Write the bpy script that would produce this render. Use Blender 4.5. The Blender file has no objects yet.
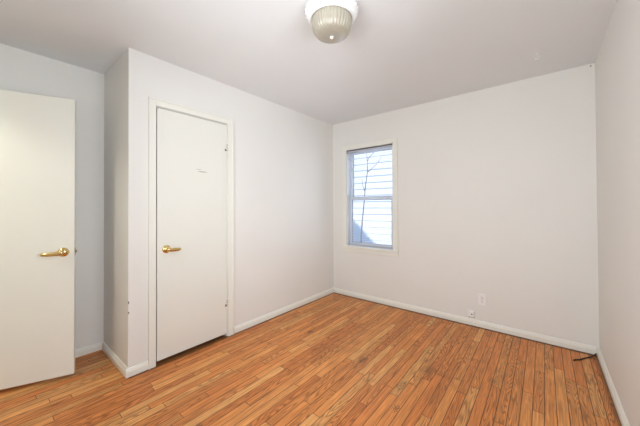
import bpy, bmesh, random
from math import radians, sin, cos, pi, floor
from mathutils import Vector, Matrix

scene = bpy.context.scene
col = scene.collection
random.seed(7)

# ------------------------------------------------------------------ camera
YAW, PIT, ROL = radians(39.173), radians(.598), radians(-.304)
FPX, SY, CZ = 274.74, -9.34, 1.2474
cam_d = bpy.data.cameras.new('camera')
cam = bpy.data.objects.new('camera', cam_d)
col.objects.link(cam)
cam_d.sensor_width = 36
cam_d.lens = 36 * FPX / 640
cam_d.shift_y = SY / 640
cam_d.clip_start = .02
f = Vector((-sin(YAW) * cos(PIT), cos(YAW) * cos(PIT), sin(PIT)))
r = Vector((cos(YAW), sin(YAW), 0))
u = r.cross(f)
r, u = r * cos(ROL) + u * sin(ROL), -r * sin(ROL) + u * cos(ROL)
M3 = Matrix((r, u, -f)).transposed()
cam.matrix_world = Matrix.Translation((0, 0, CZ)) @ M3.to_4x4()
scene.camera = cam

# ------------------------------------------------------------------ view
vs = scene.view_settings
vs.view_transform = 'Standard'
vs.look = 'None'
vs.exposure = 0.17
vs.gamma = 1
vs.use_curve_mapping = False

# ------------------------------------------------------------------ world, sun, daylight
world = bpy.data.worlds.new('sky')
scene.world = world
world.use_nodes = True
bg = world.node_tree.nodes['Background']
bg.inputs[0].default_value = (.46, .67, 1, 1)
bg.inputs[1].default_value = 1.0

sun_d = bpy.data.lights.new('sun', 'SUN')
sun_d.energy = 5.2
sun_d.angle = radians(.6)
sun_d.color = (1, .97, .92)
sun = bpy.data.objects.new('sun', sun_d)
col.objects.link(sun)
sun.rotation_euler = Vector((0, 4.2, -6.7)).to_track_quat('-Z', 'Y').to_euler()

XL, YB, XR, YC, XD = -2.385, 3.234, .344, .681, -3.036
YF = -.285                       # front wall, just behind the camera
HH = 2.44                        # ceiling height
W3 = (-1.45, .10, .80, 2.15)    # third window, added unseen in the front wall for fill light: x0, x1, z0, z1
W2 = (-.10, 1.15, .80, 2.15)      # second window, added unseen in the right wall as a light source: y0, y1, z0, z1


def area(name, loc, direction, sx, sy, power, color):
    d = bpy.data.lights.new(name, 'AREA')
    d.shape = 'RECTANGLE'
    d.size, d.size_y = sx, sy
    d.energy = power
    d.color = color
    o = bpy.data.objects.new(name, d)
    col.objects.link(o)
    o.location = loc
    o.rotation_euler = Vector(direction).to_track_quat('-Z', 'Y').to_euler()
    return o


# added fill at two unseen windows and in the hall, then back-window daylight
area('added_fill_side', (XR + .30, (W2[0] + W2[1]) / 2, (W2[2] + W2[3]) / 2 + .05), (-1, 0, .15), 1.3, 1.4, 44, (1, .985, .935))
area('added_fill_front', ((W3[0] + W3[1]) / 2, YF - .34, (W3[2] + W3[3]) / 2 + .05), (0, 1, .1), 1.6, 1.4, 55, (1, .98, .915))
area('added_fill_hall', (-2.55, -.95, 2.28), (0, .3, -1), .3, .3, 9, (1, .98, .86))  # unseen fill light added in the hall, no fixture built
area('daylight_back_window', (-1.81, YB + .35, 1.45), (0, -1, -.05), .7, 1.3, 6, (.80, .90, 1))


# ------------------------------------------------------------------ material helpers
def nodes_of(name):
    m = bpy.data.materials.new(name)
    m.use_nodes = True
    nt = m.node_tree
    return m, nt, nt.nodes['Principled BSDF']


def N(nt, kind, **kw):
    n = nt.nodes.new(kind)
    for k, v in kw.items():
        setattr(n, k, v)
    return n


def setin(nt, sock, v):
    if isinstance(v, bpy.types.NodeSocket):
        nt.links.new(v, sock)
    elif isinstance(v, (tuple, list)) and len(v) == 3 and sock.type == 'RGBA':
        sock.default_value = (*v, 1)
    else:
        sock.default_value = v


def math_(nt, op, a, b=0.0, c=0.0, clamp=False):
    n = N(nt, 'ShaderNodeMath', operation=op, use_clamp=clamp)
    for i, v in enumerate((a, b, c)):
        setin(nt, n.inputs[i], v)
    return n.outputs[0]


def mix(nt, fac, a, b, mode='MIX'):
    n = N(nt, 'ShaderNodeMix', data_type='RGBA', blend_type=mode)
    setin(nt, n.inputs[0], fac)
    setin(nt, n.inputs[6], a)
    setin(nt, n.inputs[7], b)
    return n.outputs[2]


def vec(nt, x, y, z=0.0):
    n = N(nt, 'ShaderNodeCombineXYZ')
    for i, v in enumerate((x, y, z)):
        setin(nt, n.inputs[i], v)
    return n.outputs[0]


def noise(nt, v, scale, detail=3, rough=.5, dist=0):
    n = N(nt, 'ShaderNodeTexNoise')
    nt.links.new(v, n.inputs['Vector'])
    n.inputs['Scale'].default_value = scale
    n.inputs['Detail'].default_value = detail
    n.inputs['Roughness'].default_value = rough
    n.inputs['Distortion'].default_value = dist
    return n.outputs[0]


def position(nt):
    return N(nt, 'ShaderNodeNewGeometry').outputs['Position']


def spot(nt, p, c, rad, sq=(1, 1, 1), rag=1.2):
    """1 inside a ragged spot round world point c, else 0"""
    s = N(nt, 'ShaderNodeVectorMath', operation='SUBTRACT')
    setin(nt, s.inputs[0], p)
    s.inputs[1].default_value = c
    m = N(nt, 'ShaderNodeVectorMath', operation='MULTIPLY')
    nt.links.new(s.outputs[0], m.inputs[0])
    m.inputs[1].default_value = sq
    l = N(nt, 'ShaderNodeVectorMath', operation='LENGTH')
    nt.links.new(m.outputs[0], l.inputs[0])
    n = math_(nt, 'MULTIPLY', noise(nt, p, 90), rad * rag)
    d = math_(nt, 'SUBTRACT', math_(nt, 'ADD', l.outputs['Value'], n), rad * .9)
    return math_(nt, 'MULTIPLY', math_(nt, 'MULTIPLY', d, -6 / rad, clamp=True), 1.0)


def paint(name, color, rough=.5, bump=.02, scale=60, var=.02, spots=(), spot_color=(.2, .15, .1), spec=.5):
    m, nt, b = nodes_of(name)
    p = position(nt)
    dark = tuple(c * (1 - var * 2) for c in color)
    c = mix(nt, noise(nt, p, 2.5, 4), dark, color)
    for (q, rad, sq, *rg) in spots:
        c = mix(nt, spot(nt, p, q, rad, sq, *rg), c, spot_color)
    nt.links.new(c, b.inputs['Base Color'])
    b.inputs['Roughness'].default_value = rough
    b.inputs['Specular IOR Level'].default_value = spec
    if bump:
        bn = N(nt, 'ShaderNodeBump')
        bn.inputs['Strength'].default_value = bump * 5
        bn.inputs['Distance'].default_value = .004
        nt.links.new(noise(nt, p, scale, 4, .6), bn.inputs['Height'])
        nt.links.new(bn.outputs[0], b.inputs['Normal'])
    return m


def metal(name, color, rough):
    m, nt, b = nodes_of(name)
    p = position(nt)
    nt.links.new(mix(nt, noise(nt, p, 80), tuple(c * .85 for c in color), color), b.inputs['Base Color'])
    b.inputs['Metallic'].default_value = 1
    b.inputs['Roughness'].default_value = rough
    return m


def glass_mat():
    m, nt, b = nodes_of('window_glass')
    nt.nodes.remove(b)
    t = N(nt, 'ShaderNodeBsdfTransparent')
    g = N(nt, 'ShaderNodeBsdfGlossy')
    g.inputs['Roughness'].default_value = .02
    fr = N(nt, 'ShaderNodeFresnel')
    fr.inputs['IOR'].default_value = 1.35
    mx = N(nt, 'ShaderNodeMixShader')
    nt.links.new(fr.outputs[0], mx.inputs[0])
    nt.links.new(t.outputs[0], mx.inputs[1])
    nt.links.new(g.outputs[0], mx.inputs[2])
    nt.links.new(mx.outputs[0], nt.nodes['Material Output'].inputs[0])
    t.inputs[0].default_value = (.95, .97, 1, 1)
    return m


def floor_mat():
    m, nt, b = nodes_of('oak_strip_floor')
    p = position(nt)
    s = N(nt, 'ShaderNodeSeparateXYZ')
    nt.links.new(p, s.inputs[0])
    x, y = s.outputs[0], s.outputs[1]
    W = .0572
    xs = math_(nt, 'DIVIDE', math_(nt, 'ADD', x, 10.02), W)
    row = math_(nt, 'FLOOR', xs)
    fx = math_(nt, 'FRACT', xs)

    def wn(v):
        n = N(nt, 'ShaderNodeTexWhiteNoise', noise_dimensions='3D')
        nt.links.new(v, n.inputs['Vector'])
        return n.outputs['Value']
    r1 = wn(vec(nt, row, 3.3))
    r2 = wn(vec(nt, row, 9.7))
    L = math_(nt, 'MULTIPLY_ADD', r2, .9, .45)
    ys = math_(nt, 'DIVIDE', math_(nt, 'ADD', y, math_(nt, 'MULTIPLY_ADD', r1, 7, 20)), L)
    seg = math_(nt, 'FLOOR', ys)
    fy = math_(nt, 'FRACT', ys)
    rp = wn(vec(nt, row, seg, 1.5))
    rq = wn(vec(nt, row, seg, 6.1))
    ramp = N(nt, 'ShaderNodeValToRGB')
    nt.links.new(rp, ramp.inputs[0])
    e = ramp.color_ramp.elements
    cols = [(0, (.80, .275, .072)), (.2, (.88, .325, .088)), (.5, (.93, .370, .104)), (.8, (.96, .430, .132)), (1, (.97, .500, .175))]
    e[0].position, e[0].color = cols[0][0], (*cols[0][1], 1)
    e[1].position, e[1].color = cols[-1][0], (*cols[-1][1], 1)
    for q, c in cols[1:-1]:
        n = e.new(q)
        n.color = (*c, 1)
    c = ramp.outputs[0]
    # open-pored straight grain
    gx = math_(nt, 'MULTIPLY', x, 120)
    gy = math_(nt, 'MULTIPLY', y, 6)
    g1 = noise(nt, vec(nt, gx, gy, math_(nt, 'MULTIPLY', rq, 40)), 1, 4, .6)
    g1 = math_(nt, 'MULTIPLY_ADD', g1, 2.6, -.85, clamp=True)
    c = mix(nt, math_(nt, 'MULTIPLY', math_(nt, 'SUBTRACT', 1, g1), .54), c, (.22, .058, .015))
    # broad darker streaks inside each board
    g2 = noise(nt, vec(nt, math_(nt, 'MULTIPLY', x, 48), math_(nt, 'MULTIPLY', y, 2.2), math_(nt, 'MULTIPLY', rq, 60)), 1, 4, .65, .3)
    g2 = math_(nt, 'MULTIPLY_ADD', g2, 4.5, -2.0, clamp=True)
    c = mix(nt, math_(nt, 'MULTIPLY', g2, .28), c, (.33, .090, .022))
    # cathedral figure
    off = math_(nt, 'MULTIPLY', rp, 30)
    low = noise(nt, vec(nt, math_(nt, 'MULTIPLY', x, 20), math_(nt, 'MULTIPLY_ADD', y, 1.5, off), off), 1, 1.2, .45)
    wv = math_(nt, 'SINE', math_(nt, 'MULTIPLY', low, 110))
    wv = math_(nt, 'POWER', math_(nt, 'MULTIPLY_ADD', wv, .5, .5), 2.5)
    on = math_(nt, 'GREATER_THAN', rq, .35)
    c = mix(nt, math_(nt, 'MULTIPLY', math_(nt, 'MULTIPLY', wv, on), .58), c, (.17, .052, .017))
    # old grey-brown stains worn into the boards
    st = noise(nt, vec(nt, math_(nt, 'MULTIPLY', x, 1.8), y), 1.7, 5, .65, .4)
    st = math_(nt, 'MULTIPLY_ADD', st, 5, -2.75, clamp=True)
    c = mix(nt, math_(nt, 'MULTIPLY', st, .38), c, (.17, .075, .035))
    for q, rad, a in STAINS:
        c = mix(nt, math_(nt, 'MULTIPLY', spot(nt, p, q, rad, (1.5, .8, 1)), a), c, (.12, .055, .03))
    # darker band along the baseboards
    db = math_(nt, 'MULTIPLY_ADD', y, 40, -(YB - .055) * 40, clamp=True)
    dr = math_(nt, 'MULTIPLY_ADD', x, 30, -(XR - .050) * 30, clamp=True)
    dl = math_(nt, 'MULTIPLY_ADD', x, -40, (XL + .045) * 40, clamp=True)
    dl = math_(nt, 'MULTIPLY', dl, math_(nt, 'GREATER_THAN', y, YC))
    edge_dark = math_(nt, 'MAXIMUM', math_(nt, 'MAXIMUM', db, dr), dl)
    c = mix(nt, math_(nt, 'MULTIPLY', edge_dark, .7), c, (.07, .03, .015))
    # seams between strips and butt joints
    gp = math_(nt, 'ABSOLUTE', math_(nt, 'SUBTRACT', fx, .5))
    gp = math_(nt, 'MULTIPLY_ADD', gp, 28, -12.6, clamp=True)
    ge = math_(nt, 'LESS_THAN', math_(nt, 'MULTIPLY', fy, L), .003)
    gap = math_(nt, 'MAXIMUM', gp, ge)
    gs = math_(nt, 'MULTIPLY', gap, math_(nt, 'MULTIPLY_ADD', noise(nt, p, 3), .8, .5, clamp=True))
    c = mix(nt, gs, c, (.055, .018, .007))
    nt.links.new(c, b.inputs['Base Color'])
    rr = math_(nt, 'MULTIPLY_ADD', noise(nt, p, 9), .15, .34)
    nt.links.new(rr, b.inputs['Roughness'])
    b.inputs['Specular IOR Level'].default_value = .28
    bn = N(nt, 'ShaderNodeBump')
    bn.inputs['Strength'].default_value = .5
    bn.inputs['Distance'].default_value = .001
    h = math_(nt, 'SUBTRACT', math_(nt, 'MULTIPLY', g1, .3), gap)
    nt.links.new(h, bn.inputs['Height'])
    nt.links.new(bn.outputs[0], b.inputs['Normal'])
    return m


STAINS = [((-1.817, 2.062, 0), .12, .8), ((-.685, 2.154, 0), .26, .45), ((-.78, 1.85, 0), .18, .4), ((-.72, 1.62, 0), .10, .6), ((-1.15, 1.95, 0), .20, .6), ((-.30, 2.3, 0), .15, .5),
          ((.316, 2.485, 0), .05, .8), ((.30, 3.13, 0), .06, .8)]

wall_m = paint('wall_paint', (.84, .825, .785), .55, .03, 70,
               spots=[((XL, YC, .544), .010, (1, 1, .7), .3), ((XL, YC, .470), .010, (1, 1, .8), .3),
                      ((-.9, YB, .36), .004, (1, 1, 1))])
ceil_m = paint('ceiling_paint', (.855, .875, .885), .7, .02, 50)
trim_m = paint('trim_paint', (.87, .86, .785), .35, .01, 40)
base_m = paint('baseboard_paint', (.88, .865, .79), .35, .01, 40)
door_m = paint('door_paint', (.84, .835, .765), .38, .015, 30, spots=[((XL, 1.250, 1.565), .010, (.2, .17, 1.8), .15), ((XL, 1.215, 1.584), .006, (.2, .17, 2.2), .15)], spot_color=(.44, .42, .39))
entry_m = paint('entry_door_paint', (.86, .855, .78), .38, .015, 30,
                spots=[((-2.80, .17, 2.052), .022, (1, 1, 1)), ((-2.77, .24, 2.052), .022, (1, .7, 1)), ((-2.78, .21, 2.052), .016, (1, 1, 1)),
                       ((-2.693, .445, 2.052), .020, (1, 1, 1)), ((-2.69, .44, .03), .020, (1, 1, 1))],
                spot_color=(.34, .28, .22))
vinyl_m = paint('white_vinyl', (.80, .83, .88), .3, 0)
blind_m = paint('blind_slat_white', (.84, .86, .90), .4, 0)
rail_m = paint('blind_rail_paint', (.50, .50, .56), .35, 0)
cap_m = paint('blind_cap_and_shadow_grey', (.14, .13, .15), .5, 0)
gasket_m = paint('glazing_gasket', (.22, .24, .28), .6, 0)
brass_m = metal('polished_brass', (.83, .62, .28), .16)
steel_m = metal('old_hinge_steel', (.45, .40, .33), .35)
hinge_dark_m = paint('worn_hinge_metal', (.16, .12, .09), .5, 0)
plastic_m = paint('white_plastic', (.91, .90, .89), .3, 0)
slot_m = paint('dark_slot', (.03, .03, .03), .6, 0)
cable_m = paint('black_cable_rubber', (.015, .014, .014), .45, 0)
plaster_m = paint('white_enamel', (.90, .90, .89), .35, .01, 60)
bark_m = paint('grey_bark', (.32, .30, .30), .8, .05, 30)
siding_m = paint('white_siding', (.82, .84, .88), .5, 0)
shingle_m = paint('roof_shingles', (.13, .12, .12), .9, .05, 20)
ground_m = paint('packed_snow', (.75, .78, .82), .9, .05, 5)
glass_m = glass_mat()
floor_m = floor_mat()


def bowl_mat():
    m, nt, b = nodes_of('ribbed_frosted_glass')
    p = position(nt)
    nt.links.new(mix(nt, noise(nt, p, 14, 3), (.35, .315, .245), (.46, .425, .345)), b.inputs['Base Color'])
    b.inputs['Roughness'].default_value = .28
    b.inputs['Subsurface Weight'].default_value = .25
    b.inputs['Subsurface Radius'].default_value = (.03, .03, .025)
    b.inputs['Coat Weight'].default_value = .5
    b.inputs['Coat Roughness'].default_value = .15
    return m


bowl_m = bowl_mat()


# ------------------------------------------------------------------ mesh helpers
def box(bm, x0, x1, y0, y1, z0, z1):
    v = [bm.verts.new(c) for c in ((x0, y0, z0), (x1, y0, z0), (x1, y1, z0), (x0, y1, z0),
                                   (x0, y0, z1), (x1, y0, z1), (x1, y1, z1), (x0, y1, z1))]
    for q in ((0, 3, 2, 1), (4, 5, 6, 7), (0, 1, 5, 4), (1, 2, 6, 5), (2, 3, 7, 6), (3, 0, 4, 7)):
        bm.faces.new([v[i] for i in q])


def tube(bm, pts, radii, seg=10, flat=1.0):
    pts = [Vector(p) for p in pts]
    rings = []
    ref = None
    for i, p in enumerate(pts):
        d = (pts[min(i + 1, len(pts) - 1)] - pts[max(i - 1, 0)]).normalized()
        if ref is None:
            ref = Vector((0, 0, 1)) if abs(d.z) < .9 else Vector((1, 0, 0))
        a = (ref - d * ref.dot(d)).normalized()
        ref = a
        b = d.cross(a)
        rr = radii[i] if isinstance(radii, (list, tuple)) else radii
        rings.append([bm.verts.new(p + a * rr * cos(2 * pi * k / seg) + b * rr * flat * sin(2 * pi * k / seg)) for k in range(seg)])
    for i in range(len(rings) - 1):
        for k in range(seg):
            bm.faces.new((rings[i][k], rings[i][(k + 1) % seg], rings[i + 1][(k + 1) % seg], rings[i + 1][k]))
    bm.faces.new(rings[0][::-1])
    bm.faces.new(rings[-1])


def lathe(bm, prof, seg=96, axis='Z', lobes=0, amp=None, org=(0, 0, 0)):
    """prof: list of (radius, height); amp: per-ring lobe amplitude"""
    rings = []
    org = Vector(org)

    def P(rr, t, h):
        a, b = rr * cos(t), rr * sin(t)
        return org + (Vector((a, b, h)) if axis == 'Z' else Vector((h, a, b)) if axis == 'X' else Vector((b, h, a)))
    for i, (rr, h) in enumerate(prof):
        if rr < 1e-6:
            rings.append([bm.verts.new(P(0, 0, h))])
            continue
        a = amp[i] if amp else 0
        rings.append([bm.verts.new(P(rr * (1 + a * cos(lobes * 2 * pi * k / seg)), 2 * pi * k / seg, h)) for k in range(seg)])
    for i in range(len(rings) - 1):
        A, B = rings[i], rings[i + 1]
        for k in range(seg):
            q = []
            for v in (A[k % len(A)], A[(k + 1) % len(A)], B[(k + 1) % len(B)], B[k % len(B)]):
                if v not in q:
                    q.append(v)
            if len(q) > 2:
                bm.faces.new(q)


def build(name, bm, mat, parent=None, loc=None, bevel=0, smooth=False, segs=2, **props):
    bmesh.ops.recalc_face_normals(bm, faces=bm.faces)
    me = bpy.data.meshes.new(name)
    bm.to_mesh(me)
    bm.free()
    me.materials.append(mat)
    o = bpy.data.objects.new(name, me)
    col.objects.link(o)
    if parent:
        o.parent = parent
    if loc is not None:
        o.location = loc
    if smooth:
        for p in me.polygons:
            p.use_smooth = True
    if bevel:
        md = o.modifiers.new('bevel', 'BEVEL')
        md.width = bevel
        md.segments = segs
        md.limit_method = 'ANGLE'
    for k, v in props.items():
        o[k] = v
    return o


def BM():
    return bmesh.new()


def boxes(name, mat, *bs, **kw):
    bm = BM()
    for b_ in bs:
        box(bm, *b_)
    return build(name, bm, mat, **kw)


def empty(name, loc, rz=0, **props):
    o = bpy.data.objects.new(name, None)
    o.empty_display_size = .1
    col.objects.link(o)
    o.location = loc
    o.rotation_euler = (0, 0, rz)
    for k, v in props.items():
        o[k] = v
    return o


ST = dict(kind='structure')


def wall_x(name, x0, x1, y0, y1, z0, z1, hole=None, **kw):
    """wall slab lying along Y (thin in X), hole = (y0,y1,z0,z1)"""
    if not hole:
        return boxes(name, wall_m, (x0, x1, y0, y1, z0, z1), **kw)
    a, b, c, d = hole
    bs = [(x0, x1, y0, a, z0, z1), (x0, x1, b, y1, z0, z1), (x0, x1, a, b, d, z1)]
    if c > z0:
        bs.append((x0, x1, a, b, z0, c))
    return boxes(name, wall_m, *bs, **kw)


def wall_y(name, x0, x1, y0, y1, z0, z1, hole=None, **kw):
    if not hole:
        return boxes(name, wall_m, (x0, x1, y0, y1, z0, z1), **kw)
    a, b, c, d = hole
    bs = [(x0, a, y0, y1, z0, z1), (b, x1, y0, y1, z0, z1), (a, b, y0, y1, d, z1)]
    if c > z0:
        bs.append((a, b, y0, y1, z0, c))
    return boxes(name, wall_m, *bs, **kw)


# ------------------------------------------------------------------ room shell
T = .14
DX0, DX1 = -3.000, -2.225        # entry doorway in the front wall
W1 = (-2.148, -1.456, .695, 2.032)
CD = (.866, 1.496, 2.052)        # closet doorway y0, y1, top

boxes('floor', floor_m, (XD - T, XR + T, -1.6, YB + T, -.12, 0), label='worn orange-brown oak strip floor running towards the window wall', category='floor', **ST)
boxes('ceiling', ceil_m, (XD - T, XR + T, -1.6, YB + T, HH, HH + .12), label='smooth painted off-white ceiling', category='ceiling', **ST)
wall_y('wall_back', XD - T, XR + T, YB, YB + T, 0, HH, hole=W1, label='off-white back wall holding the window and outlet', category='wall', **ST)
wall_x('wall_left', XL - .10, XL, YC, YB, 0, HH, hole=(CD[0], CD[1], 0, CD[2]), label='off-white left wall with the closet door in it', category='wall', **ST)
wall_y('wall_closet', XD, XL - .10, YC, YC + .1, 0, HH, label='narrow shaded end wall of the closet, facing the entry door', category='wall', **ST)
wall_x('wall_recess', XD - T, XD, -1.5, YB, 0, HH, label='off-white recessed wall behind the open door', category='wall', **ST)
wall_x('wall_right', XR, XR + T, YF - T, YB, 0, HH, hole=W2, label='off-white right wall at the picture edge', category='wall', **ST)
wall_y('wall_front', -2.0, XR, YF - T, YF, 0, HH, hole=W3, label='off-white front wall with an added window, behind the camera', category='wall', **ST)
wall_y('wall_doorway', XD, -2.0, YF - T, YF, 0, HH, hole=(DX0, DX1, 0, 2.06), label='off-white front wall with the entry doorway, behind the camera', category='wall', **ST)
wall_x('wall_hall', -2.10, -2.0, -1.5, YF - T, 0, HH, label='off-white side wall of the hall outside the door', category='wall', **ST)
wall_y('wall_hall_end', XD - T, -2.0, -1.6, -1.5, 0, HH, label='off-white end wall of the hall outside the door', category='wall', **ST)


def base_profile(h):
    return [(0, .004), (.017, .004), (.017, h * .62), (.0135, h * .66), (.0135, h * .76), (.010, h * .84), (.0085, h * .93), (.004, h), (0, h)]


def baseboard(name, p0, p1, n, label, h=.066):
    """runs p0->p1 on the wall face; n = unit normal into the room"""
    bm = BM()
    ra = [bm.verts.new((p0[0] + n[0] * d, p0[1] + n[1] * d, z)) for d, z in base_profile(h)]
    rb = [bm.verts.new((p1[0] + n[0] * d, p1[1] + n[1] * d, z)) for d, z in base_profile(h)]
    k = len(ra)
    for i in range(k):
        bm.faces.new((ra[i], ra[(i + 1) % k], rb[(i + 1) % k], rb[i]))
    bm.faces.new(ra[::-1])
    bm.faces.new(rb)
    return build(name, bm, base_m, label=label, category='baseboard', **ST)


baseboard('baseboard_back', (XL + .017, YB), (XR - .017, YB), (0, -1), 'white moulded baseboard along the window wall')
baseboard('baseboard_left', (XL, 1.566), (XL, YB), (1, 0), 'white moulded baseboard between closet door and window wall')
baseboard('baseboard_corner', (XL, YC - .017), (XL, .818), (1, 0), 'short white baseboard piece left of the closet door')
baseboard('baseboard_closet', (XD + .017, YC), (XL, YC), (0, -1), 'white baseboard on the narrow closet end wall')
baseboard('baseboard_recess', (XD, YF), (XD, YC), (1, 0), 'white baseboard on the recessed wall behind the open door')
baseboard('baseboard_right', (XR, YF), (XR, YB), (-1, 0), 'white moulded baseboard along the right wall')
baseboard('baseboard_front', (DX1 + .07, YF), (XR - .017, YF), (0, 1), 'white baseboard along the front wall behind the camera')


# ------------------------------------------------------------------ windows
def window(name, loc, rz, w, h, label, cas=.062):
    """local X along the wall, local Y outward, Z up; origin at lower inner corner of the opening"""
    t = empty(name, loc, rz, label=label, category='window', **ST)
    bm = BM()
    box(bm, -cas, 0, -.016, 0, -.02, h + cas)
    box(bm, w, w + cas, -.016, 0, -.02, h + cas)
    box(bm, 0, w, -.016, 0, h, h + cas)
    build('window_casing', bm, trim_m, t, bevel=.003)
    bm = BM()
    box(bm, -cas - .006, w + cas + .006, -.030, .0, -.020, 0)
    build('window_stool', bm, trim_m, t, bevel=.004)
    bm = BM()
    box(bm, -cas, w + cas, -.014, 0, -.075, -.020)
    build('window_apron', bm, trim_m, t, bevel=.003)
    # jamb liner all round the reveal
    bm = BM()
    D0, D1 = .0, T
    e = .010
    box(bm, 0, e, D0, D1, 0, h)
    box(bm, w - e, w, D0, D1, 0, h)
    box(bm, e, w - e, D0, D1, h - e, h)
    box(bm, e, w - e, D0, D1, 0, e)
    build('window_frame', bm, vinyl_m, t)

    def sash(nm, y0, z0, z1, st=.038):
        y1 = y0 + .032
        bm = BM()
        a, b = e, w - e
        box(bm, a, a + st, y0, y1, z0, z1)
        box(bm, b - st, b, y0, y1, z0, z1)
        box(bm, a + st, b - st, y0, y1, z1 - st, z1)
        box(bm, a + st, b - st, y0, y1, z0, z0 + st)
        s = build(nm, bm, vinyl_m, t, bevel=.003)
        bm = BM()
        g = .008
        A, B, C, Dd = a + st, b - st, z0 + st, z1 - st
        ym = y0 + .010
        box(bm, A, A + g, ym, ym + .004, C, Dd)
        box(bm, B - g, B, ym, ym + .004, C, Dd)
        box(bm, A, B, ym, ym + .004, Dd - g, Dd)
        box(bm, A, B, ym, ym + .004, C, C + g)
        build('gasket', bm, gasket_m, s, label='thin dark gasket round the pane')
        bm = BM()
        box(bm, A, B, y0 + .014, y0 + .018, C, Dd)
        build('pane', bm, glass_m, s)
        return s
    mid = h * .495
    sash('upper_sash', .092, mid - .020, h - e)
    lo = sash('lower_sash', .058, e, mid + .020)
    for fx in (.3, .7):
        bm = BM()
        xx = w * fx
        box(bm, xx - .022, xx + .022, .056, .080, mid + .020, mid + .026)
        lathe(bm, [(0, mid + .026), (.010, mid + .026), (.010, mid + .034), (0, mid + .034)], 20, org=(xx, .066, 0))
        box(bm, xx - .004, xx + .026, .060, .068, mid + .030, mid + .037)
        build('sash_lock', bm, vinyl_m, lo)
    return t


def blind(loc, rz, w, h, label):
    t = empty('window_blind', loc, rz, label=label, category='blind')
    bm = BM()
    box(bm, .004, w - .004, .004, .030, h - .040, h - .003)
    hr = build('headrail', bm, rail_m, t, bevel=.002)
    bm = BM()
    box(bm, .004, w - .004, .000, .004, h - .014, h - .002)
    build('headrail_shadow', bm, cap_m, hr, label='dark strip painting the shadow along the top of the headrail')  # shadow line over the headrail, built as a dark strip
    bm = BM()
    box(bm, .006, w - .006, .006, .028, .006, .024)
    build('bottom_rail', bm, rail_m, t, bevel=.003)
    for xx in (.0012, w - .0132):
        bm = BM()
        box(bm, xx, xx + .012, .000, .032, h - .044, h - .001)
        build('end_bracket', bm, cap_m, t, bevel=.001)
    for xx in (.0012, w - .0092):
        bm = BM()
        box(bm, xx, xx + .008, .005, .029, .004, .026)
        build('end_cap', bm, cap_m, t, bevel=.001)
    bm = BM()
    z = .040
    while z < h - .05:
        prof = [(.006, z - .0010), (.012, z + .0006), (.017, z + .0010), (.022, z + .0006), (.028, z - .0010)]
        a = [[bm.verts.new((xx, y, zz)) for (y, zz) in prof] for xx in (.010, w - .010)]
        b = [[bm.verts.new((xx, y, zz - .0006)) for (y, zz) in prof] for xx in (.010, w - .010)]
        for i in range(4):
            bm.faces.new((a[0][i], a[1][i], a[1][i + 1], a[0][i + 1]))
            bm.faces.new((b[0][i], b[0][i + 1], b[1][i + 1], b[1][i]))
        bm.faces.new((a[0][0], b[0][0], b[1][0], a[1][0]))
        bm.faces.new((a[0][4], a[1][4], b[1][4], b[0][4]))
        z += .0215
    build('slats', bm, blind_m, t)
    bm = BM()
    for xx in (.11, w - .11):
        for yy in (.005, .029):
            tube(bm, [(xx, yy, .02), (xx, yy, h - .03)], .0006, 5)
    build('ladder_cord', bm, blind_m, t)
    return t


window('window_1', (W1[0], YB, W1[2]), 0, W1[1] - W1[0], W1[3] - W1[2],
       'white two-sash window in the back wall, framed in cream painted wood')
window('added_window_side', (XR, W2[1], W2[2]), -pi / 2, W2[1] - W2[0], W2[3] - W2[2],
       'large white two-sash window added unseen in the right wall as a light source')
window('added_window_front', (W3[1], YF, W3[2]), pi, W3[1] - W3[0], W3[3] - W3[2],
       'wide white two-sash window added behind the camera for fill light')
blind((W1[0], YB, W1[2]), 0, W1[1] - W1[0], W1[3] - W1[2],
      'white mini blind with open slats and grey metal rails hanging in the back window')


# ------------------------------------------------------------------ lever handle
def lever(parent, loc, rz, side, label=None, size=1.0):
    """rosette on the plane local y=0 facing local -y; lever points local +x*side"""
    t = empty('door_handle', loc, rz)
    t.parent = parent
    if label:
        t['label'] = label
    bm = BM()
    lathe(bm, [(0, 0), (.033, 0), (.033, -.004), (.030, -.008), (.024, -.011), (.019, -.016), (.016, -.019), (0, -.019)], 40, 'Y')
    build('rosette', bm, brass_m, t, smooth=True)
    bm = BM()
    s = side
    lathe(bm, [(0, -.015), (.012, -.015), (.011, -.035), (.0145, -.042), (.0145, -.056), (.011, -.062), (0, -.064)], 28, 'Y')
    q_ = s * size
    pts = [(0, -.050, -.002), (.012 * q_, -.051, -.003), (.030 * q_, -.052, -.004), (.055 * q_, -.052, -.005), (.080 * q_, -.050, -.006), (.100 * q_, -.046, -.005), (.110 * q_, -.043, -.006), (.113 * q_, -.042, -.006)]
    tube(bm, pts, [.0145, .0155, .015, .0145, .0135, .012, .009, .003], 14, .70)
    build('lever', bm, brass_m, t, smooth=True)
    return t


# ------------------------------------------------------------------ closet door
d1 = empty('door_1', (XL, CD[0], 0), label='narrow flat cream closet door, closed, with brass lever on its left', category='door', **ST)
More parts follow.
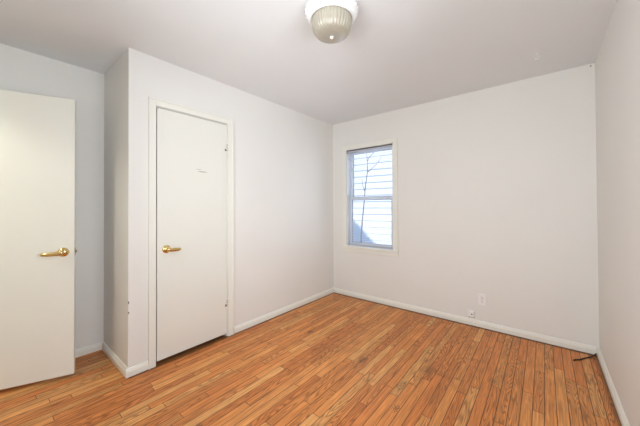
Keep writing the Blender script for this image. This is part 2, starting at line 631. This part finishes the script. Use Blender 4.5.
# local axes = world, origin at (XL, CD0, 0)
wo = CD[1] - CD[0]
top = CD[2]
bm = BM()
box(bm, 0, .016, -.055, -.004, 0, top + .058)
box(bm, 0, .016, wo + .004, wo + .064, 0, top + .058)
box(bm, 0, .016, -.004, wo + .004, top + .003, top + .058)
box(bm, .016, .021, -.055, -.043, 0, top + .058)       # raised back band
box(bm, .016, .021, wo + .052, wo + .064, 0, top + .058)
box(bm, .016, .021, -.043, wo + .052, top + .046, top + .058)
build('door_casing', bm, trim_m, d1, bevel=.002)
bm = BM()
box(bm, -.10, -.001, -.004, .003, 0, top)
box(bm, -.10, -.001, wo - .003, wo + .004, 0, top)
box(bm, -.10, -.001, .003, wo - .003, top - .002, top + .003)
box(bm, -.060, -.042, .003, .013, 0, top)
box(bm, -.060, -.042, wo - .013, wo - .003, 0, top)
build('door_jamb', bm, trim_m, d1)
bm = BM()
box(bm, -.036, .004, .0085, wo - .006, .030, top - .008)
build('door_leaf', bm, door_m, d1, bevel=.0015)
for z in (.322, 1.820):
    bm = BM()
    yy = wo - .002
    for k in range(5):
        z0 = z - .045 + k * .018
        lathe(bm, [(0, z0 + .0008), (.006, z0 + .0008), (.006, z0 + .0172), (0, z0 + .0172)], 16, org=(.0105, yy, 0))
    lathe(bm, [(0, z + .045), (.004, z + .045), (.005, z + .050), (0, z + .053)], 16, org=(.0105, yy, 0))
    lathe(bm, [(0, z - .053), (.005, z - .050), (.004, z - .045), (0, z - .045)], 16, org=(.0105, yy, 0))
    build('hinge', bm, trim_m, d1, smooth=False)
    bm = BM()
    for k in range(1, 5):
        z0 = z - .045 + k * .018
        lathe(bm, [(.0055, z0 - .0025), (.0066, z0 - .0025), (.0066, z0 + .0025), (.0055, z0 + .0025)], 16, org=(.0105, yy, 0))
    box(bm, .0042, .0055, yy - .022, yy - .006, z - .030, z - .012)
    build('bare_metal_wear', bm, hinge_dark_m, d1, label='dark worn metal between the painted knuckles')
h1 = lever(d1, (.004, .944 - CD[0], .908), pi / 2, 1, 'brass lever handle', .86)

# ------------------------------------------------------------------ entry door, open into the room
EW = .7500
AE = radians(67.2)
d2 = empty('door_2', (-2.985, -.262, 0), label='flat cream entry door standing open at the left edge, brass lever pointing left', category='door', **ST)
leaf = empty('door_leaf', (0, 0, 0), AE)
leaf.parent = d2
bm = BM()
box(bm, 0, EW, 0, .035, .026, 2.052)
build('door_panel', bm, entry_m, leaf, bevel=.004, segs=3)
lever(leaf, (EW - .062, 0, .925), 0, -1, 'brass lever handle')
h3 = lever(leaf, (EW - .062, .035, .925), pi, 1, 'brass lever handle')
bm = BM()
box(bm, EW, EW + .0012, .006, .029, .895, .952)
build('latch_plate', bm, brass_m, leaf)
bm = BM()
box(bm, EW + .001, EW + .011, .011, .024, .914, .934)
build('latch_bolt', bm, steel_m, leaf, bevel=.003)
for z in (.30, 1.82):
    bm = BM()
    lathe(bm, [(0, z - .045), (.006, z - .045), (.006, z + .045), (0, z + .045)], 16, org=(-.004, -.005, 0))
    build('hinge', bm, brass_m, leaf)
# casing and jamb of the entry doorway (parts of the same door)
ox, oy = -2.985, -.262
bm = BM()
box(bm, DX0 - .034 - ox, DX0 - ox, YF - oy, YF + .016 - oy, 0, 2.115)
box(bm, DX1 - ox, DX1 + .06 - ox, YF - oy, YF + .016 - oy, 0, 2.115)
box(bm, DX0 - ox, DX1 - ox, YF - oy, YF + .016 - oy, 2.06, 2.115)
build('door_casing', bm, trim_m, d2, bevel=.002)
bm = BM()
box(bm, DX0 - ox, DX0 + .012 - ox, YF - T - oy, YF - oy, 0, 2.06)
box(bm, DX1 - .012 - ox, DX1 - ox, YF - T - oy, YF - oy, 0, 2.06)
box(bm, DX0 + .012 - ox, DX1 - .012 - ox, YF - T - oy, YF - oy, 2.05, 2.06)
build('door_jamb', bm, trim_m, d2)

# ------------------------------------------------------------------ ceiling light
CLX, CLY = -.972, 1.312
cl = empty('ceiling_light', (CLX, CLY, HH), label='round flush ceiling light with white ornate rim and ribbed beige glass bowl', category='ceiling light')
bm = BM()
prof = [(0, 0), (.128, 0), (.136, -.004), (.142, -.010), (.150, -.016), (.156, -.026), (.157, -.034), (.153, -.042), (.148, -.048),
        (.145, -.060), (.139, -.070), (.133, -.077), (.127, -.081), (.121, -.081), (.118, -.074), (.118, -.030), (0, -.028)]
amp = [0, 0, .004, .010, .014, .018, .018, .014, .008, .012, .010, .006, .003, 0, 0, 0, 0]
lathe(bm, prof, 240, lobes=30, amp=amp)
build('ornate_rim', bm, plaster_m, cl, smooth=True, label='white ornate rim')
# raised leaf relief round the rim
bm = BM()
for k in range(30):
    a = 2 * pi * k / 30
    for s in (-1, 1):
        pts = []
        for i in range(6):
            q = i / 5
            rr = .160 - .030 * q
            zz = -.024 - .050 * q
            aa = a + s * .075 * sin(pi * q * .9)
            pts.append((rr * cos(aa), rr * sin(aa), zz))
        tube(bm, pts, [.0012, .0028, .0034, .003, .0024, .0012], 6)
build('rim_relief', bm, plaster_m, cl, smooth=True)
bm = BM()
key = [(.1175, -.070), (.1190, -.090), (.1180, -.110), (.1125, -.134), (.1030, -.154), (.0880, -.168), (.0600, -.176), (.030, -.179), (0, -.180)]
prof = []
for i in range(25):
    q = i / 24 * (len(key) - 1)
    k = min(int(q), len(key) - 2)
    t_ = q - k
    K = [Vector(key[max(0, min(len(key) - 1, k + j))]) for j in (-1, 0, 1, 2)]
    v_ = .5 * (2 * K[1] + (K[2] - K[0]) * t_ + (2 * K[0] - 5 * K[1] + 4 * K[2] - K[3]) * t_ ** 2 + (3 * K[1] - K[0] - 3 * K[2] + K[3]) * t_ ** 3)
    prof.append((v_[0] if i < 24 else 0, v_[1]))
amp = [.016 * min(1, (1 - i / 24) * 4) * min(1, i / 3) for i in range(25)]
lathe(bm, prof, 288, lobes=36, amp=amp)
build('glass_bowl', bm, bowl_m, cl, smooth=True, label='fluted beige glass bowl')
bm = BM()
lathe(bm, [(0, -.177), (.008, -.178), (.0105, -.181), (.0100, -.186), (.007, -.190), (0, -.192)], 32)
build('finial', bm, plaster_m, cl, smooth=True, label='small white knob')

# ------------------------------------------------------------------ wall plates
cx, cz = -.499, .288
wo_ = empty('wall_outlet', (cx, YB, cz), label='white two-socket electrical outlet on the back wall', category='outlet')
bm = BM()
box(bm, -.037, .037, -.006, 0, -.058, .058)
build('cover_plate', bm, plastic_m, wo_, bevel=.003)
for s in (-1, 1):
    zc = s * .0195
    bm = BM()
    lathe(bm, [(0, -.006), (.0165, -.006), (.0160, -.0085), (0, -.0085)], 28, 'Y', org=(0, 0, zc))
    rc = build('socket', bm, plastic_m, wo_)
    bm = BM()
    box(bm, -.0080, -.0056, -.0092, -.008, zc - .001, zc + .009)
    box(bm, .0056, .0080, -.0092, -.008, zc, zc + .008)
    lathe(bm, [(0, -.0092), (.0028, -.0092), (.0028, -.008), (0, -.008)], 12, 'Y', org=(0, 0, zc - .008))
    build('socket_slots', bm, slot_m, rc, label='dark slots')
bm = BM()
lathe(bm, [(0, -.0085), (.003, -.008), (.0035, -.006), (0, -.006)], 14, 'Y')
build('screw', bm, steel_m, wo_)

pj_ = empty('phone_jack', (-.600, YB, .122), label='small square white phone jack just above the baseboard, left of the outlet', category='phone jack')
bm = BM()
box(bm, -.029, .029, -.022, 0, -.031, .031)
build('jack_box', bm, plastic_m, pj_, bevel=.004)
bm = BM()
box(bm, .002, .014, -.0228, -.021, -.008, .002)
build('jack_port', bm, slot_m, pj_, label='dark port hole')
bm = BM()
box(bm, -.030, .030, -.016, 0, -.0355, -.0315)
build('jack_shadow', bm, steel_m, pj_, label='dark strip painting the shadow below the box')  # stands in for the shadow under the jack box

# ------------------------------------------------------------------ ceiling hook, nail, cable
hk = empty('ceiling_hook', (-.029, 2.752, HH), label='tiny white screw hook in the ceiling near the right wall', category='hook')
bm = BM()
lathe(bm, [(0, 0), (.011, 0), (.010, -.003), (.004, -.005), (0, -.005)], 20)
build('hook_base', bm, plaster_m, hk, smooth=True)
bm = BM()
pts = [(0, 0, -.003), (0, 0, -.016)]
for i in range(13):
    a = pi / 2 - i * (1.5 * pi) / 12
    pts.append((.012 * cos(a), 0, -.030 + .012 * sin(a)))
tube(bm, pts, .0028, 8)
build('hook_shank', bm, plaster_m, hk, smooth=True)

bm = BM()
tube(bm, [(0, 0, 0), (0, -.012, .002)], .0028, 8)
lathe(bm, [(0, -.012), (.006, -.012), (.006, -.0145), (0, -.0145)], 14, 'Y', org=(0, 0, .002))
build('wall_nail', bm, steel_m, loc=(.318, YB, 2.415), label='small dark nail high in the right corner of the back wall', category='nail')

bm = BM()
cp = [(.322, 3.205, .020), (.312, 3.192, .012), (.290, 3.160, .006), (.262, 3.120, .0045), (.236, 3.083, .0045), (.212, 3.040, .0045), (.190, 3.020, .006), (.170, 2.995, .006)]
tube(bm, cp, .005, 8)
build('black_cable', bm, cable_m, smooth=True, label='short black cable end lying on the floor in the right corner', category='cable')

# ------------------------------------------------------------------ outdoors
boxes('ground', ground_m, (-30, 30, YB + T + .001, 8.2, -.8, -.6), label='pale ground between the two houses', category='ground', **ST)
nh = empty('neighbour_house', (-3.5, 7.7, -.6), label='white house wall with horizontal lap siding seen through the window', category='house')
bm = BM()
z = 0
while z < 5.2:
    x0, x1 = -5.5, 6
    v = [bm.verts.new(c) for c in ((x0, -.018, z), (x1, -.018, z), (x1, -.004, z + .2), (x0, -.004, z + .2), (x0, .004, z), (x1, .004, z))]
    bm.faces.new((v[0], v[1], v[2], v[3]))
    bm.faces.new((v[4], v[5], v[1], v[0]))
    z += .2
build('lap_siding', bm, siding_m, nh)
boxes('house_body', siding_m, (-5.5, 6, .005, .3, 0, 5.2), parent=nh)

# gable roof of this house (throws the slanted shadow onto the neighbour's siding)
ex, ez, kx = .8, 2.62, .90
rx, rz_ = -5.0, None
yb = YB + T + .05
sx_, sy_ = 4.2, 6.7


def rake_z(xx):      # roof edge height over x
    return RZ0 + (xx - RX0) * (-RSL)


RSL = (.766 - .046) / (4.838 - 4.045)
RX0 = -4.838
RZ0 = .766 + (7.7 - yb) * 6.7 / 4.2
bm = BM()
xr = RX0 + (RZ0 - 2.60) / RSL
prof = [(-9.5, 2.60), (xr, 2.60), (-5.6, rake_z(-5.6)), (-9.5, rake_z(-5.6) - 3.9 * RSL)]
A = [bm.verts.new((px, -2.5, pz)) for px, pz in prof]
B = [bm.verts.new((px, yb, pz)) for px, pz in prof]
for i in range(4):
    bm.faces.new((A[i], A[(i + 1) % 4], B[(i + 1) % 4], B[i]))
bm.faces.new(A[::-1])
bm.faces.new(B)
build('roof', bm, shingle_m, label='gable roof over this room', category='roof', **ST)

tr = empty('bare_tree', (-3.6, 6, -.6), label='thin bare grey tree outside the window, in front of the white siding', category='tree')


def P(x, z, y=6.0):
    return (x + 3.6, y - 6, z + .6)


bm = BM()
tube(bm, [P(-3.62, -.6), P(-3.57, .28), P(-3.53, .85), P(-3.47, 1.35), P(-3.43, 1.75), P(-3.37, 2.1), P(-3.385, 2.6), P(-3.39, 3.4)], [.024, .018, .016, .014, .013, .011, .008, .004], 8)
build('trunk', bm, bark_m, tr, smooth=True)
for pts in ([P(-3.38, 2.08), P(-3.26, 2.16), P(-3.08, 2.30), P(-2.92, 2.46, 5.9)],
            [P(-3.38, 2.35), P(-3.32, 2.45), P(-3.20, 2.55), P(-3.1, 2.7, 6.1)],
            [P(-3.39, 2.62), P(-3.45, 2.8), P(-3.60, 3.1, 6.1)],
            [P(-3.44, 1.6), P(-3.50, 1.75), P(-3.62, 1.95, 6.15)]):
    bm = BM()
    n = len(pts)
    tube(bm, pts, [.013 * (1 - .6 * i / (n - 1)) for i in range(n)], 6)
    build('branch', bm, bark_m, tr, smooth=True)
